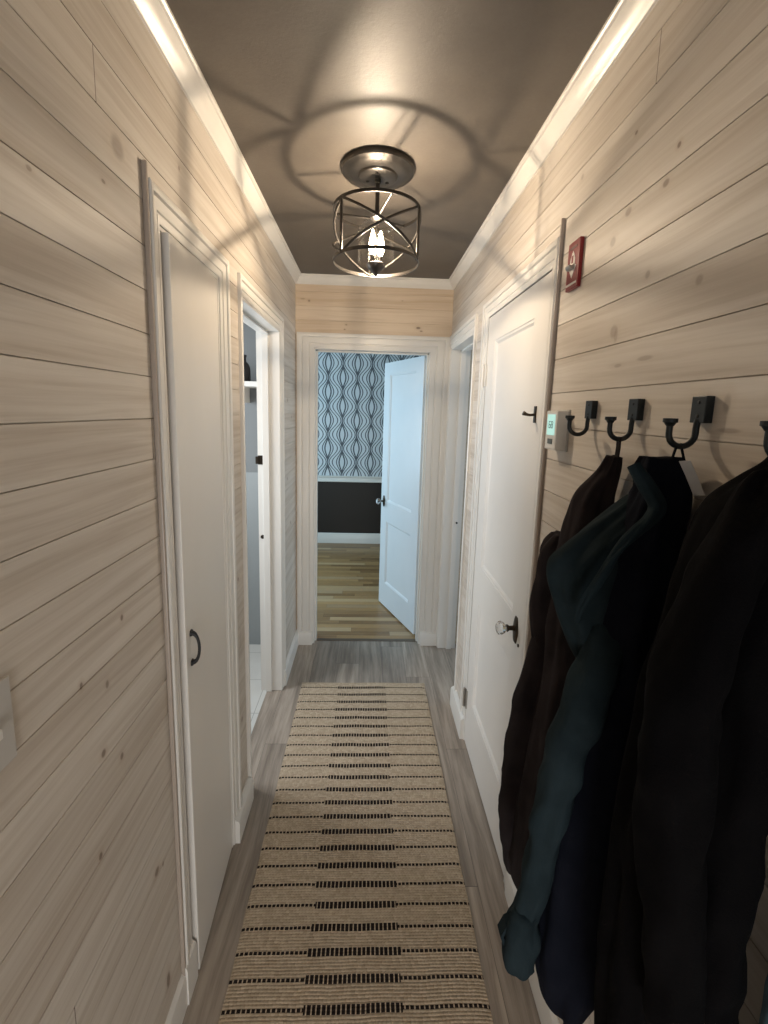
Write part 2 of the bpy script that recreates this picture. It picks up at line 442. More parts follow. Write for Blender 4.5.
# ------------------------------------------------------------------ room shell
Y0 = -1.70
ZLc, ZLd, ZRc, ZRd, ZEd = 2.078, 2.082, 2.100, 2.086, 2.070      # heads of closet, left doorway, right door, right doorway, end doorway
CL0, CL1 = 1.058, 1.452        # closet opening
LD0, LD1 = 1.700, 2.389        # left doorway
RD0, RD1 = 1.312, 1.985        # right door
RW0, RW1 = 2.262, 2.863        # right doorway
ED0, ED1 = -0.368, 0.402       # end doorway
bm = bmesh.new()
xb = XL - TH
for y0, y1, z0, z1 in ((Y0, CL0, 0, ZC), (CL0, CL1, ZLc, ZC), (CL1, LD0, 0, ZC), (LD0, LD1, ZLd, ZC), (LD1, YE, 0, ZC)):
    boards(bm, 'Y', y0, y1, z0, z1, XL, xb, 1.644, .0915)
struct(obj('wall_left', bm, M_WL), 'left hallway wall of whitewashed horizontal pine boards', 'wall')
bm = bmesh.new(); xb = XR + TH
for y0, y1, z0, z1 in ((Y0, RD0, 0, ZC), (RD0, RD1, ZRc, ZC), (RD1, RW0, 0, ZC), (RW0, RW1, ZRd, ZC), (RW1, YE, 0, ZC)):
    boards(bm, 'Y', y0, y1, z0, z1, XR, xb, 1.643, .0945)
struct(obj('wall_right', bm, M_WR), 'right hallway wall of whitewashed horizontal pine boards', 'wall')
bm = bmesh.new()
for x0, x1, z0, z1 in ((-2.2, ED0, 0, ZC), (ED0, ED1, ZEd, ZC), (ED1, 2.2, 0, ZC)):
    boards(bm, 'X', x0, x1, z0, z1, YE, YE2, 2.24, .088)
struct(obj('wall_end', bm, M_WE), 'short end wall of honey pine boards above the open doorway', 'wall')
struct(obj('ceiling', B(XL - TH, XR + TH, Y0, YE2, ZC, ZC + .05), M_CEIL), 'taupe satin painted hallway ceiling', 'ceiling')
struct(obj('floor', B(XL - .085, XR + TH, Y0, YE + .045, -.05, 0), M_FLOOR), 'grey brown wood plank hallway floor', 'floor')

# crown mouldings
CROWN = [(0, 0), (0, -.052), (.006, -.052), (.010, -.046), (.014, -.043), (.030, -.020), (.034, -.012), (.040, -.011), (.044, -.007), (.044, 0)]
def crown(name, wall, s0, s1, label):
    bm = bmesh.new()
    extrude_profile(bm, CROWN, [lambda u, d: frame_point(wall, s0, ZC + d, u), lambda u, d: frame_point(wall, s1, ZC + d, u)])
    struct(obj(name, bm, M_WHITE, None, 0.5), label, 'crown moulding')
crown('trim_1', 'L', Y0, YE, 'white crown moulding along the top of the left wall')
crown('trim_2', 'R', Y0, YE, 'white crown moulding along the top of the right wall')
crown('trim_3', 'E', XL, XR, 'white crown moulding above the end doorway')

# baseboards
BASE = [(0, 0), (.014, 0), (.014, .088), (.012, .096), (.006, .101), (.003, .106), (0, .106)]
def baseboard(bm, wall, s0, s1, h=1.0, t=1.0):
    extrude_profile(bm, BASE, [lambda u, d: frame_point(wall, s0, d * h, u * t - .001), lambda u, d: frame_point(wall, s1, d * h, u * t - .001)])
bm = bmesh.new()
baseboard(bm, 'L', Y0, 1.004, 1.05); baseboard(bm, 'L', 1.00, CL0 + .006, 1.28, 1.3); baseboard(bm, 'L', CL1 + .006, LD0 - .045, 1.0, 1.9); baseboard(bm, 'L', LD1 + .035, YE, 1.0, 1.5)
struct(obj('baseboard_left', bm, M_WHITE, None, 0.5), 'white baseboard along the left wall', 'baseboard')
bm = bmesh.new()
baseboard(bm, 'R', Y0, RD0 - .045, 1.0, 1.2); baseboard(bm, 'R', RD1 + .006, RW0 - .004, 1.15, 1.9); 
struct(obj('baseboard_right', bm, M_WHITE, None, 0.5), 'white baseboard along the right wall', 'baseboard')
bm = bmesh.new()
baseboard(bm, 'E', XL, ED0 - .004, .95, 2.0); baseboard(bm, 'E', ED1 + .004, XR, .95, 2.0)
struct(obj('baseboard_end', bm, M_WHITE, None, 0.5), 'white plinth blocks at the foot of the end door trim', 'baseboard')

# door surrounds
casing('trim_4', 'L', CL0, CL1, ZLc, 'white moulded trim around the closet door on the left', 0.655, 0.95, wr=1.0, dd=.62)
casing('trim_5', 'L', LD0, LD1, ZLd, 'white moulded trim around the open left doorway', 0.55, 0.95, wr=0.85, dd=.6)
casing('trim_6', 'R', RD0, RD1, ZRc, 'white moulded trim around the closed door on the right', 0.62, 0.92, wr=1.15, dd=.62)
casing('trim_7', 'R', RW0, RW1, ZRd, 'white moulded trim around the right doorway', 0.66, 1.05, wr=0.58, dd=.6)
casing('trim_8', 'E', ED0, ED1, ZEd, 'white moulded trim around the end doorway', 1.45, 1.22, wr=1.60, dd=.6)
def jamb(name, wall, s0, s1, zt, label, depth=TH, t=.014, stop=.055, stop_on=True, lip=.004, near=None):
    """lining of an opening: two cheeks and a head, with a stop bead"""
    bm = bmesh.new()
    def bx(a0, a1, z0, z1, d0, d1):
        P = [frame_point(wall, a, z, d) for a in (a0, a1) for z in (z0, z1) for d in (d0, d1)]
        xs, ys, zs = zip(*P); box(bm, min(xs), max(xs), min(ys), max(ys), min(zs), max(zs))
    bx(s0 - t + .014, s0 + .014 - .004, 0, zt, -depth - .002, lip if near is None else near)
    bx(s1 - .010, s1 + t - .014, 0, zt, -depth - .002, lip)
    bx(s0, s1, zt - .010, zt, -depth - .002, lip)
    if stop_on:
        bx(s0 + .010, s0 + .022, 0, zt - .01, -stop - .035, -stop); bx(s1 - .022, s1 - .010, 0, zt - .01, -stop - .035, -stop); bx(s0 + .01, s1 - .01, zt - .022, zt - .010, -stop - .035, -stop)
    return struct(obj(name, bm, M_WHITE, None, None, 0.0015), label, 'door frame')
jamb('trim_9', 'L', LD0, LD1, ZLd, 'white frame lining inside the open left doorway')
jamb('trim_10', 'R', RW0, RW1, ZRd, 'white frame lining inside the right doorway, washed by blue daylight')
jamb('trim_11', 'E', ED0, ED1, ZEd, 'white frame lining inside the end doorway', stop=.03)
# grey-beige edge strips against the near side of the two near door trims
struct(obj('trim_12', B(XL, XL + .011, .998, 1.006, .10, 2.180), M_SCRIBE, None, None, .003), 'thin grey beige strip along the near edge of the closet door trim', 'edge strip')
struct(obj('trim_13', B(XR - .011, XR, 1.260, 1.268, .10, 2.216), M_SCRIBE, None, None, .003), 'thin grey beige strip along the near edge of the right door trim', 'edge strip')
struct(obj('trim_14', B(ED0, ED1, YE + .030, YE + .060, -.012, .004), Mat('dark_threshold', (.10, .07, .045), .4).m, None, None, .002), 'dark wooden threshold strip under the end doorway', 'threshold')

# ------------------------------------------------------------------ end room
YF = 5.28
bm = bmesh.new(); box(bm, -2.2, 2.2, YE + .045, YF, -.05, 0.0005)
struct(obj('floor.001', bm, M_OAK), 'golden oak strip floor of the room at the end', 'floor')
struct(obj('wall_far', B(-2.2, 2.2, YF, YF + .1, .80, 2.6), M_PAPER), 'far wall with grey and white ogee wallpaper', 'wall')
struct(obj('wall_far_lower', B(-2.2, 2.2, YF, YF + .1, 0, .80), M_BROWNWALL), 'dark brown painted lower part of the far wall', 'wall')
bm = bmesh.new()
extrude_profile(bm, [(0, 0), (.018, 0), (.022, .012), (.014, .022), (.014, .05), (.024, .060), (.026, .072), (0, .076)], [lambda u, d: (-2.2, YF - u, .786 + d), lambda u, d: (2.2, YF - u, .786 + d)])
struct(obj('trim_15', bm, M_WHITE, None, .5), 'white chair rail across the far wall', 'chair rail')
bm = bmesh.new()
extrude_profile(bm, [(0, 0), (.016, 0), (.016, .115), (.010, .128), (0, .131)], [lambda u, d: (-2.2, YF - u, d), lambda u, d: (2.2, YF - u, d)])
struct(obj('baseboard_far', bm, M_WHITE, None, .5), 'white baseboard at the foot of the dark far wall', 'baseboard')
bm = bmesh.new(); box(bm, -2.2, 2.2, YE2, YF + .1, 2.6, 2.65)
struct(obj('ceiling.001', bm, M_WHITE), 'white ceiling of the room at the end', 'ceiling')
bm = bmesh.new(); box(bm, 2.2, 2.3, YE2, YF + .1, 0, 2.6)
struct(obj('wall_far_right', bm, M_ROOM), 'right wall of the room at the end', 'wall')
bm = bmesh.new()
for y0, y1, z0, z1 in ((YE2, 3.2, 0, 2.6), (4.6, YF + .1, 0, 2.6), (3.2, 4.6, 0, .75), (3.2, 4.6, 2.15, 2.6)): box(bm, -2.3, -2.2, y0, y1, z0, z1)
struct(obj('wall_far_left', bm, M_ROOM), 'left wall of the room at the end, with a window opening', 'wall')

# right room seen through the right doorway
bm = bmesh.new(); box(bm, XR + TH, 2.3, 1.9, YE, -.05, 0)
struct(obj('floor.002', bm, M_FLOOR), 'floor of the side room on the right', 'floor')
bm = bmesh.new(); box(bm, XR + TH, 2.3, 1.8, 1.9, 0, 2.5); box(bm, XR + TH, 2.3, 1.8, YE, 2.5, 2.55)
for y0, y1, z0, z1 in ((1.8, 1.95, 0, 2.5), (1.95, YE, 0, .8), (1.95, YE, 2.05, 2.5)): box(bm, 2.2, 2.3, y0, y1, z0, z1)
struct(obj('wall_side_room', bm, M_ROOM), 'pale grey walls of the side room on the right', 'wall')

# left room seen through the left doorway
XB = -1.62
bm = bmesh.new(); box(bm, XB, XL - .085, 1.56, 2.91, -.05, 0.0005)
struct(obj('floor.003', bm, M_TILE), 'pale tiled floor of the small room on the left', 'floor')
bm = bmesh.new(); box(bm, XB - .1, XB, 1.5, 2.91, 0, 2.5); box(bm, XB - .1, XL - TH, 1.5, 1.56, 0, 2.5); box(bm, XB - .1, XL - TH, 1.5, 2.91, 2.5, 2.55)
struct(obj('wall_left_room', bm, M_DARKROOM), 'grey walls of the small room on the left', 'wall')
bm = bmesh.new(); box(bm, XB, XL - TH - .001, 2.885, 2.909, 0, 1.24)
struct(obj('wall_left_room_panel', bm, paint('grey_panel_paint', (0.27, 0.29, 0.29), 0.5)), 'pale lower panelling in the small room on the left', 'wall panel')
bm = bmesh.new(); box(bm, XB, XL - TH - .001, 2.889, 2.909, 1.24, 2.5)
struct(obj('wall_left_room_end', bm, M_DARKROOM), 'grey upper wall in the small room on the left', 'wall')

# ------------------------------------------------------------------ doors
def grid_panel_door(bm, pt, w, h, th, panels, rec=.010, mould=.016):
    """slab with recessed panels on the face d=0 side; pt(s, z, d) maps; d grows away from the viewer"""
    ss = sorted({0, w, *[v for p in panels for v in (p[0], p[1])]}); zs = sorted({0, h, *[v for p in panels for v in (p[2], p[3])]})
    def quad(a, b, c, d): bm.faces.new([bm.verts.new(pt(*q)) for q in (a, b, c, d)])
    for i in range(len(ss) - 1):
        for j in range(len(zs) - 1):
            a, b, c, d = ss[i], ss[i+1], zs[j], zs[j+1]
            if any(a >= p[0] - 1e-6 and b <= p[1] + 1e-6 and c >= p[2] - 1e-6 and d <= p[3] + 1e-6 for p in panels): continue
            quad((a, c, 0), (b, c, 0), (b, d, 0), (a, d, 0))
    for p in panels:
        lev = [(0, 0), (.003, .003), (mould * .55, .0045), (mould * .8, rec * .8), (mould, rec)]
        for (i0, d0), (i1, d1) in zip(lev, lev[1:]):
            c0 = [(p[0] + i0, p[2] + i0, d0), (p[1] - i0, p[2] + i0, d0), (p[1] - i0, p[3] - i0, d0), (p[0] + i0, p[3] - i0, d0)]
            c1 = [(p[0] + i1, p[2] + i1, d1), (p[1] - i1, p[2] + i1, d1), (p[1] - i1, p[3] - i1, d1), (p[0] + i1, p[3] - i1, d1)]
            for k in range(4): quad(c0[k], c0[(k+1) % 4], c1[(k+1) % 4], c1[k])
        i, d = lev[-1]; quad((p[0] + i, p[2] + i, d), (p[1] - i, p[2] + i, d), (p[1] - i, p[3] - i, d), (p[0] + i, p[3] - i, d))
    quad((0, 0, th), (w, 0, th), (w, h, th), (0, h, th))
    quad((0, 0, 0), (0, h, 0), (0, h, th), (0, 0, th)); quad((w, 0, 0), (w, h, 0), (w, h, th), (w, 0, th))
    quad((0, 0, 0), (w, 0, 0), (w, 0, th), (0, 0, th)); quad((0, h, 0), (w, h, 0), (w, h, th), (0, h, th))
    bmesh.ops.remove_doubles(bm, verts=bm.verts, dist=1e-5)

# closet door: plain slab, near edge standing a little proud (ajar)
SL0, SL1, SLH = 1.0725, 1.4412, 2.0585
def closet_pt(s, z, d):
    t = (s - SL0) / (SL1 - SL0); x = XL + .019 - .018 * t
    return (x - d, s, .008 + z)
bm = bmesh.new(); grid_panel_door(bm, lambda s, z, d: closet_pt(SL0 + s, z, d), SL1 - SL0, SLH, .030, [])
d1 = struct(obj('door_1', bm, M_DOOR, None, None, .002), 'plain white closet door on the left with a black arc pull', 'door')
bm = bmesh.new()
hx = XL + .017; pts = []
for k in range(15):
    a = PI * k / 14; pts.append((hx + .022 * math.sin(a) ** .8, 1.108, 1.022 + .043 * math.cos(a)))
tube(bm, pts, [.0040 + .0032 * abs(math.cos(PI * k / 14)) ** 6 for k in range(15)], 10)
for z in (.979, 1.065): lathe(bm, [(0, 0), (.010, 0), (.009, .004), (.005, .006), (0, .006)], (hx, 1.108, z), 14, 'X')
tag(obj('handle', bm, M_IRON, d1, .8), 'black iron arc pull on the closet door')
jamb('trim_16', 'L', CL0, CL1, ZLc, 'white frame lining around the plain closet door', stop_on=False, lip=.002, near=-.016)
struct(obj('wall_closet_leak_stop', B(XL - TH - .02, XL - TH, CL0 - .05, CL1 + .05, 0, ZLc + .05), M_WHITE), 'unseen panel behind the closet door that stops light leaking', 'wall')  # added behind the closet door to block light leaking out under it

# right door: two recessed panels, knob, hook, hinges
def rd_pt(s, z, d): return (XR - .004 + d, RD1 - .004 - s, .010 + z)
bm = bmesh.new(); w2 = RD1 - RD0 - .008
grid_panel_door(bm, rd_pt, w2, 2.0845, .036, [(.105, w2 - .115, .265, .785), (.105, w2 - .115, .965, 1.975)], .011, .018)
d2 = struct(obj('door_2', bm, M_DOOR, None, None), 'closed white two panel door on the right with a crystal knob', 'door')
fx = XR - .004
bm = bmesh.new()
ring = []
for k in range(28):
    a = 2 * PI * k / 28; r = 1 + .05 * math.cos(4 * a); ring.append((.020 * math.cos(a) * r, .050 * math.sin(a) * (1 + .06 * math.cos(6 * a))))
for d, sc in ((0, 1), (.003, 1), (.006, .82), (.007, .5)):
    vs_ = [bm.verts.new((fx - d, 1.384 + a * sc, .934 + b * sc)) for a, b in ring]
    if d > 0:
        for k in range(28): bm.faces.new((prev[k], prev[(k+1) % 28], vs_[(k+1) % 28], vs_[k]))
    prev = vs_
bm.faces.new(prev)
rose = tag(obj('door_rose', bm, M_BRONZE, d2, .9), 'aged bronze oval door rose')
bm = bmesh.new(); lathe(bm, [(.011, -.006), (.0085, -.012), (.008, -.026), (.012, -.029), (.013, -.033), (.009, -.036), (0, -.036)], (fx, 1.384, .940), 20, 'X')
obj('knob_shank', bm, M_BRONZE, d2, .8)
def crystal(c, axis='X', sg=-1, R=.024):
    bm = bmesh.new()
    prof = [(0.010, .0), (.017, .006), (R, .018), (R * .96, .026), (R * .66, .032), (0, .030)]
    if axis == 'X': lathe(bm, [(r, sg * h) for r, h in prof], c, 10, 'X')
    else:
        lathe(bm, prof, c, 10)
    return bm
tag(obj('knob', crystal((fx - .036, 1.384, .940)), M_CRYSTAL, d2), 'faceted clear crystal knob')
bm = bmesh.new(); tube(bm, [(fx, 1.352, .893), (fx - .003, 1.352, .893)], .0055, 12); obj('latch_button', bm, M_BRONZE, d2, .8)
bm = bmesh.new(); box(bm, fx - .004, fx, 1.352, 1.366, 1.650, 1.702)
tube(bm, [(fx - .002, 1.359, 1.676), (fx - .018, 1.359, 1.674), (fx - .030, 1.359, 1.676), (fx - .040, 1.359, 1.680)], [.0045, .0042, .0050, .0075], 12)
tag(obj('door_hook', bm, M_BRONZE, d2, .7), 'small bronze hook high on the door')
for z in (1.845, .24):
    bm = bmesh.new(); tube(bm, [(fx - .010, 1.992, z - .05), (fx - .010, 1.992, z + .05)], .0062, 12)
    for k in range(1, 5): tube(bm, [(fx - .010, 1.992, z - .05 + .02 * k - .0006), (fx - .010, 1.992, z - .05 + .02 * k + .0006)], .0068, 12)
    box(bm, fx - .006, fx, 1.965, 1.992, z - .048, z + .048)
    obj('hinge', bm, M_WHITE if z > 1 else M_STEEL, d2, .7)

# end room door, standing open
hp, fp = Vector((.372, 3.020)), Vector((.122, 3.600)); dv = (fp - hp); WD = dv.length; dv.normalize(); nv = Vector((-dv.y, dv.x))
if nv.x > 0: nv = -nv                        # the face turned to the doorway
def ed_pt(s, z, d): p = hp + dv * s - nv * d; return (p.x, p.y, .012 + z)
bm = bmesh.new(); grid_panel_door(bm, ed_pt, WD, 2.043, .036, [(.105, WD - .105, .205, .745), (.105, WD - .105, .915, 1.95)], .011, .016)
d3 = struct(obj('door_3', bm, M_COOLW, None, None), 'white two panel door standing open into the end room', 'door')
def knob_set(parent, s, z):
    c = ed_pt(s, z - .012, 0)
    n3 = Vector((nv.x, nv.y, 0))
    for nm, prof, mt, seg, ang in (('door_rose', [(0, 0), (.024, 0), (.024, .003), (.014, .007), (0, .008)], M_BRONZE, 24, .9), ('knob_shank', [(.008, .004), (.007, .026), (.012, .030), (.012, .034), (0, .036)], M_BRONZE, 18, .9), ('knob', [(.012, .034), (.020, .042), (.027, .052), (.024, .062), (.014, .068), (0, .068)], M_CRYSTAL, 10, None)):
        b2 = bmesh.new(); lathe(b2, prof, (0, 0, 0), seg)
        q = n3.to_track_quat('Z', 'Y').to_matrix().to_4x4()
        for v in b2.verts: v.co = Vector(c) + (q @ v.co)
        if nm == 'door_rose':
            for v in b2.verts: v.co.z = c[2] + (v.co.z - c[2]) * 2.0
        o = obj(nm, b2, mt, parent, ang)
        if nm == 'knob': o['label'] = 'clear crystal knob'
knob_set(d3, WD - .055, .922)
for z in (1.80, .25):
    bm = bmesh.new(); q = hp + Vector((.02, -.008)); tube(bm, [(q.x + .018, q.y, z - .045), (q.x + .018, q.y, z + .045)], .006, 10); obj('hinge', bm, M_STEEL, d3, .8)

# strike plates in the doorway frames
bm = bmesh.new(); box(bm, XL - .118, XL - .090, LD1 - .0125, LD1 - .0098, 1.362, 1.412); box(bm, XL - .128, XL - .116, LD1 - .026, LD1 - .0098, 1.367, 1.407)
tag(obj('strike_plate', bm, M_BRONZE), 'dark bronze latch keeper on the frame of the left doorway', 'latch keeper')
bm = bmesh.new(); tube(bm, [(XL - .098, LD1 - .010, .950), (XL - .098, LD1 - .016, .950)], .011, 16)
tag(obj('bolt_hole_cover', bm, M_BRONZE), 'small round dark stud below the latch keeper in left doorway', 'stud')
bm = bmesh.new(); tube(bm, [(XR + .082, RW1 - .010, .930), (XR + .082, RW1 - .035, .930)], .006, 12); lathe(bm, [(0, 0), (.012, 0), (.012, .002), (0, .002)], (XR + .082, RW1 - .012, .930), 14)
tag(obj('door_peg', bm, M_IRON), 'small black peg on the frame of the right doorway', 'peg')

# ------------------------------------------------------------------ runner rug
bm = bmesh.new(); NX, NY = 40, 160; RX0, RX1, RY0, RY1 = -.374, .380, .18, 2.447
def rugp(i, j, top):
    u, v = i / NX, j / NY; y = RY0 + (RY1 - RY0) * v
    e = noise.noise((0.0, y * 7, 1.0)) * .004 * (2 * u - 1)
    y += noise.noise((u * 4, v * 2, 5.0)) * .003
    x = RX0 + (RX1 - RX0) * u + e
    if v > .98: x += .0
    h = .0095 + noise.noise((x * 6, y * 5, 0)) * .0018
    edge = min(u, 1 - u, v * 3, (1 - v) * 3)
    if edge < .01: h *= .55
    return (x, y, h if top else .0012)
T = [[bm.verts.new(rugp(i, j, 1)) for i in range(NX + 1)] for j in range(NY + 1)]
Bt = [[bm.verts.new(rugp(i, j, 0)) for i in range(NX + 1)] for j in range(NY + 1)]
for j in range(NY):
    for i in range(NX):
        bm.faces.new((T[j][i], T[j][i+1], T[j+1][i+1], T[j+1][i])); bm.faces.new((Bt[j][i], Bt[j+1][i], Bt[j+1][i+1], Bt[j][i+1]))
for i in range(NX):
    bm.faces.new((T[0][i], Bt[0][i], Bt[0][i+1], T[0][i+1])); bm.faces.new((T[NY][i], T[NY][i+1], Bt[NY][i+1], Bt[NY][i]))
for j in range(NY):
    bm.faces.new((T[j][0], T[j+1][0], Bt[j+1][0], Bt[j][0])); bm.faces.new((T[j][NX], Bt[j][NX], Bt[j+1][NX], T[j+1][NX]))
tag(obj('runner_rug', bm, M_RUG, None, .9), 'long tan woven runner rug with black dashed stripes down the hallway floor', 'rug')

# ------------------------------------------------------------------ ceiling light
LX, LY = .013, 1.640
RT_Z, RB_Z, RR = 2.371, 2.200, .155
lamp = empty('ceiling_light', (LX, LY, ZC), 'semi flush ceiling light with an open drum cage and lit clear bulbs', 'ceiling light')
bm = bmesh.new()
lathe(bm, [(.128, ZC), (.128, ZC - .012), (.124, ZC - .017), (.116, ZC - .018), (.108, ZC - .022), (.094, ZC - .026), (.069, ZC - .027), (.066, ZC - .033), (.060, ZC - .036), (.016, ZC - .037), (0, ZC - .037)], (LX, LY, 0), 64)
can = obj('canopy', bm, M_LAMP, lamp, .5)
for a in (.6, 2.7, 4.6):
    bm = bmesh.new(); lathe(bm, [(.006, ZC - .036), (.006, ZC - .040), (0, ZC - .042)], (LX + .040 * math.cos(a), LY + .040 * math.sin(a), 0), 12); obj('canopy_screw', bm, M_LAMP, can, .6)
bm = bmesh.new(); tube(bm, [(LX, LY, ZC - .035), (LX, LY, 2.35)], .0072, 16); lathe(bm, [(.011, ZC - .036), (.011, ZC - .050), (.0075, ZC - .052)], (LX, LY, 0), 16); obj('stem', bm, M_LAMP, lamp, .6)
def ringmesh(z, hh=.011, t=.0035, R=RR):
    bm = bmesh.new(); seg = 96; c = [(R - t, z - hh/2), (R, z - hh/2), (R, z + hh/2), (R - t, z + hh/2)]
    rings = [[bm.verts.new((LX + r * math.cos(2*PI*k/seg), LY + r * math.sin(2*PI*k/seg), zz)) for r, zz in c] for k in range(seg)]
    for k in range(seg):
        a, b = rings[k], rings[(k+1) % seg]
        for i in range(4): bm.faces.new((a[i], a[(i+1) % 4], b[(i+1) % 4], b[i]))
    return bm
cage = obj('drum_cage', ringmesh(RT_Z), M_LAMP, lamp, .5)
obj('cage_ring', ringmesh(RB_Z), M_LAMP, cage, .5)
def cage_bar(a0, z0, a1, z1, n=28, wd=.0047, R=RR - .0018):
    """flat bar bent round the drum from angle a0 to a1 (degrees, 0 = towards the viewer)"""
    bm = bmesh.new(); pts = []
    for k in range(n):
        t = k / (n - 1); a = math.radians(a0 + (a1 - a0) * t); pts.append((LX + R * math.sin(a), LY - R * math.cos(a), z0 + (z1 - z0) * t))
    tube(bm, pts, wd, 8)
    return bm
VA = (-51, 69, 189)
for a in VA: obj('cage_upright', cage_bar(a, RB_Z, a, RT_Z, 3, .0050), M_LAMP, cage, .6)
for a in VA:
    obj('cage_brace', cage_bar(a, RT_Z, a + 120, RB_Z), M_LAMP, cage, .8)
    obj('cage_brace', cage_bar(a, RB_Z, a + 120, RT_Z, R=RR - .005), M_LAMP, cage, .8)
for a in (18, -102, 138):
    r = math.radians(a); bm = bmesh.new()
    tube(bm, [(LX + .008 * math.sin(r), LY - .008 * math.cos(r), 2.348), (LX + (RR - .003) * math.sin(r), LY - (RR - .003) * math.cos(r), RT_Z)], .0040, 8); obj('cage_spoke', bm, M_LAMP, cage, .6)
bm = bmesh.new(); lathe(bm, [(0, 2.355), (.022, 2.353), (.024, 2.348), (.014, 2.340), (0, 2.338)], (LX, LY, 0), 28); obj('hub', bm, M_LAMP, lamp, .6)
GR = .066
bm = bmesh.new(); seg = 48
prof = [(.016, 2.344), (.030, 2.340), (.055, 2.326), (GR, 2.310), (GR, 2.206), (.060, 2.202)]
pr = [[bm.verts.new((LX + r * math.cos(2*PI*k/seg), LY + r * math.sin(2*PI*k/seg), z)) for k in range(seg)] for r, z in prof]
for a, b in zip(pr, pr[1:]):
    for k in range(seg): bm.faces.new((a[k], a[(k+1) % seg], b[(k+1) % seg], b[k]))
tag(obj('glass_shade', bm, M_GLASS, lamp, .9), 'clear glass inner cylinder')
bm = bmesh.new(); lathe(bm, [(0, 2.154), (.006, 2.156), (.009, 2.163), (.014, 2.168), (.025, 2.176), (.033, 2.186), (.035, 2.194), (.030, 2.197), (0, 2.197)], (LX, LY, 0), 40); obj('bottom_dish', bm, M_LAMP, lamp, .6)
bm = bmesh.new(); tube(bm, [(LX, LY, 2.198), (LX, LY, 2.340)], .0032, 10); obj('centre_rod', bm, M_LAMP, lamp, .6)
for cx, cy, share in ((LX - .013, LY - .006, .72), (LX + .0155, LY + .006, .28)):
    bm = bmesh.new(); lathe(bm, [(.0085, 2.198), (.0085, 2.222), (.0070, 2.224), (0, 2.224)], (cx, cy, 0), 20); so = obj('bulb_socket', bm, M_LAMP, lamp, .6)
    bm = bmesh.new(); lathe(bm, [(.006, 2.223), (.009, 2.230), (.0125, 2.240), (.0138, 2.253), (.0125, 2.270), (.0080, 2.290), (.0035, 2.306), (0, 2.312)], (cx, cy, 0), 28)
    bu = tag(obj('bulb', bm, M_BULB, so, 3.2), 'glowing flame shaped bulb')
    bm = bmesh.new()
    for q in range(4):
        b = PI / 2 * q; tube(bm, [(cx + .006 * math.cos(b), cy + .006 * math.sin(b), 2.234), (cx + .0035 * math.cos(b), cy + .0035 * math.sin(b), 2.272)], .0009, 6)
    obj('filament', bm, M_FIL, so)
    ld = bpy.data.lights.new('lamp_glow', 'POINT'); ld.energy = LAMP_W * share; ld.color = (1.0, 0.85, 0.68); ld.shadow_soft_size = .009
    lo = bpy.data.objects.new('lamp_glow', ld); COL.objects.link(lo); lo.location = (cx, cy, 2.251)

# ------------------------------------------------------------------ right wall: plaque, thermostat, hooks
pl = empty('bottle_opener_plaque', (XR, 1.169, 2.0), 'small red wall plaque with white emblem and metal tongue beside the right door', 'wall plaque')
px1, px0 = XR, XR - .011
obj('board', B(px0, px1, 1.137, 1.201, 2.003, 2.123), M_RED, pl, None, .0025)
bm = bmesh.new()
out = [(0, -.031), (.013, -.012), (.021, -.003), (.012, .001), (.012, .015), (.006, .028), (0, .036), (-.006, .028), (-.012, .015), (-.012, .001), (-.021, -.003), (-.013, -.012)]
a = [bm.verts.new((px0 - .0012, 1.169 + p[0], 2.062 + p[1])) for p in out]; b = [bm.verts.new((px0 + .0005, 1.169 + p[0], 2.062 + p[1])) for p in out]
bm.faces.new(a)
for k in range(len(out)): bm.faces.new((a[k], a[(k+1) % len(out)], b[(k+1) % len(out)], b[k]))
em = obj('emblem', bm, M_OFFW, pl)
bm = bmesh.new(); box(bm, px0 - .0022, px0 - .0008, 1.165, 1.173, 2.068, 2.086); obj('emblem_bar', bm, M_RED, em)
bm = bmesh.new(); box(bm, px0 - .0010, px0 + .0005, 1.141, 1.197, 2.0135, 2.0190); obj('caption_band', bm, M_OFFW, pl)
bm = bmesh.new(); box(bm, px0 - .0010, px0 + .0005, 1.150, 1.188, 2.104, 2.1085); obj('upper_caption', bm, Mat('dark_red_ink', (.06, .006, .006), .4).m, pl)
bm = bmesh.new()
prof = [(px0 + .001, 2.052), (px0 - .006, 2.050), (px0 - .012, 2.053), (px0 - .015, 2.059), (px0 - .013, 2.062), (px0 - .009, 2.060), (px0 - .006, 2.061), (px0 + .001, 2.066)]
A = [bm.verts.new((x, 1.157, z)) for x, z in prof]; Bq = [bm.verts.new((x, 1.181, z)) for x, z in prof]
bm.faces.new(A[::-1]); bm.faces.new(Bq)
for k in range(len(prof)): bm.faces.new((A[k], A[(k+1) % len(prof)], Bq[(k+1) % len(prof)], Bq[k]))
tag(obj('opener', bm, M_STEEL, pl, None, .001), 'grey metal tongue')

